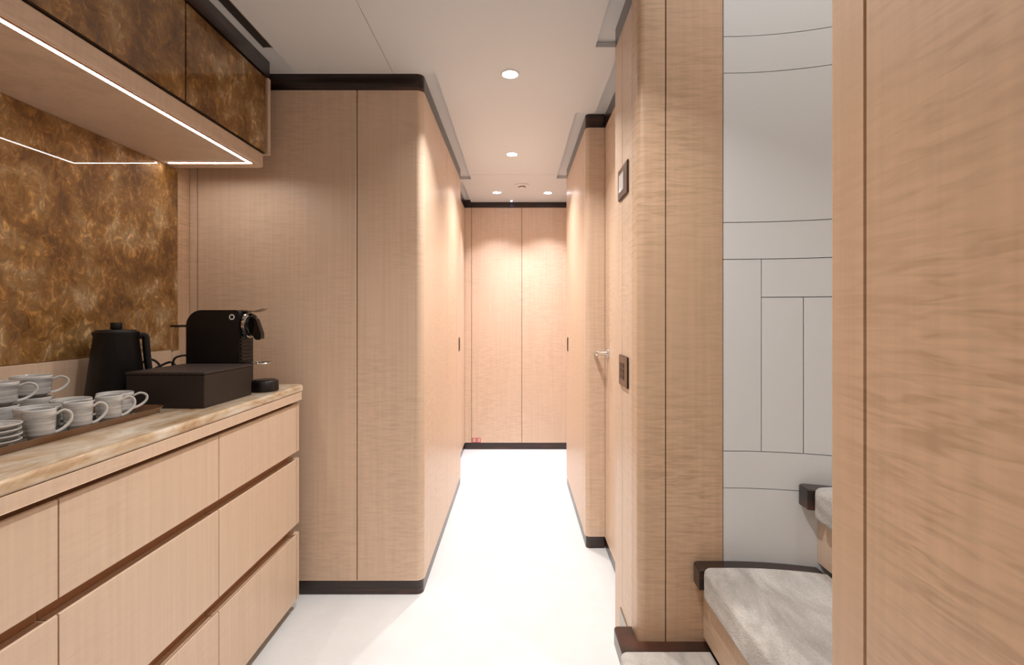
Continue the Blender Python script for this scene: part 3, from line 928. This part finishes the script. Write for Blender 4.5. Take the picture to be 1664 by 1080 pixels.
# ------------------------------------------------------------------ ceiling fittings
def downlight(x, y, label, power, col, mat, z=ZC, group='recessed ceiling downlights', spot=120):
    t = thing('downlight', label, 'ceiling light', (x, y, z), group)
    lathe('trim_ring', [(0.0305, -0.0003), (0.038, -0.0003), (0.0385, -0.0015), (0.036, -0.003), (0.0305, -0.0035), (0.0305, -0.0003)], (x, y, z), 'white_plastic', t, 40)
    lathe('lens', [(0, -0.0004), (0.030, -0.0004), (0.030, -0.0022), (0, -0.0028)], (x, y, z), mat, t, 36)
    ld_ = bpy.data.lights.new('downlight_lamp', 'AREA')
    ld_.shape = 'DISK'
    ld_.size = 0.058
    ld_.energy = power
    ld_.color = col
    ld_.spread = math.radians(spot)
    lo = bpy.data.objects.new('lamp', ld_)
    lo.location = (x, y, z - 0.006)
    link(lo, t)
    return t
downlight(-0.027, 1.946, 'round ceiling downlight nearest the viewer in the corridor', DOWNLIGHT_W, WARM, 'lamp')
downlight(-0.029, 2.908, 'round ceiling downlight in the middle of the corridor', DOWNLIGHT_W, WARM, 'lamp')
downlight(-0.027, 0.98, 'round ceiling downlight above the counter zone, outside the picture', DOWNLIGHT_W, WARM, 'lamp')
downlight(-0.35, -0.22, 'unseen ceiling lamp added beside the viewer to light the stair wall', DOWNLIGHT_W * 0.5, WARM, 'lamp')  # unseen lamp, added to brighten the lower stair wall and drawer fronts
downlight(-0.45, -1.1, 'unseen ceiling lamp added behind the viewer as fill light', DOWNLIGHT_W * 0.5, WARM, 'lamp')  # unseen lamp, added to light the space behind the camera
downlight(-0.155, 3.81, 'left of the two downlights before the end wall', LOBBY_W, COOL, 'lamp_cool', spot=96)
downlight(0.240, 3.82, 'right of the two downlights before the end wall', LOBBY_W, COOL, 'lamp_cool', spot=96)
downlight(0.72, 0.95, 'added lamp high above the stairs in place of upper deck daylight', STAIR_W, DAY, 'lamp_cool', 3.0, spot=136)  # added lamp, stands in for daylight falling from the deck above

sd = thing('smoke_detector', 'small round white smoke detector on the far ceiling', 'smoke detector', (0.037, 3.60, ZC))
lathe('base_plate', [(0, -0.0003), (0.052, -0.0003), (0.052, -0.006), (0.046, -0.010), (0, -0.010)], (0.037, 3.60, ZC), 'white_plastic', sd, 36)
lathe('sensor_cap', [(0, -0.0102), (0.026, -0.0102), (0.024, -0.022), (0.018, -0.025), (0, -0.025)], (0.037, 3.60, ZC), 'white_plastic', sd, 28)
bm = bmesh.new()
for k in range(10):
    a = 2 * math.pi * k / 10
    m4 = Matrix.Translation((0.037, 3.60, ZC - 0.016)) @ Matrix.Rotation(a, 4, 'Z')
    vs0 = len(bm.verts)
    b0 = bmesh.new()
    add_box(b0, 0.0235, 0.0262, -0.004, 0.004, -0.004, 0.004)
    bmesh.ops.transform(b0, matrix=m4, verts=b0.verts)
    mt = bpy.data.meshes.new('slot_tmp')
    b0.to_mesh(mt); b0.free()
    bm.from_mesh(mt)
    bpy.data.meshes.remove(mt)
obj('slots', bm, 'dark_gap', sd)
ind = thing('indicator_lamp', 'tiny glowing blue indicator on the ceiling by the end wall', 'indicator', (-0.045, 4.07, ZC))
lathe('holder', [(0, -0.0003), (0.016, -0.0003), (0.014, -0.006), (0, -0.006)], (-0.045, 4.06, ZC), 'white_plastic', ind, 24)
lathe('bulb', [(0, -0.0062), (0.008, -0.0062), (0.007, -0.014), (0, -0.017)], (-0.045, 4.06, ZC), 'blue_led', ind, 20)
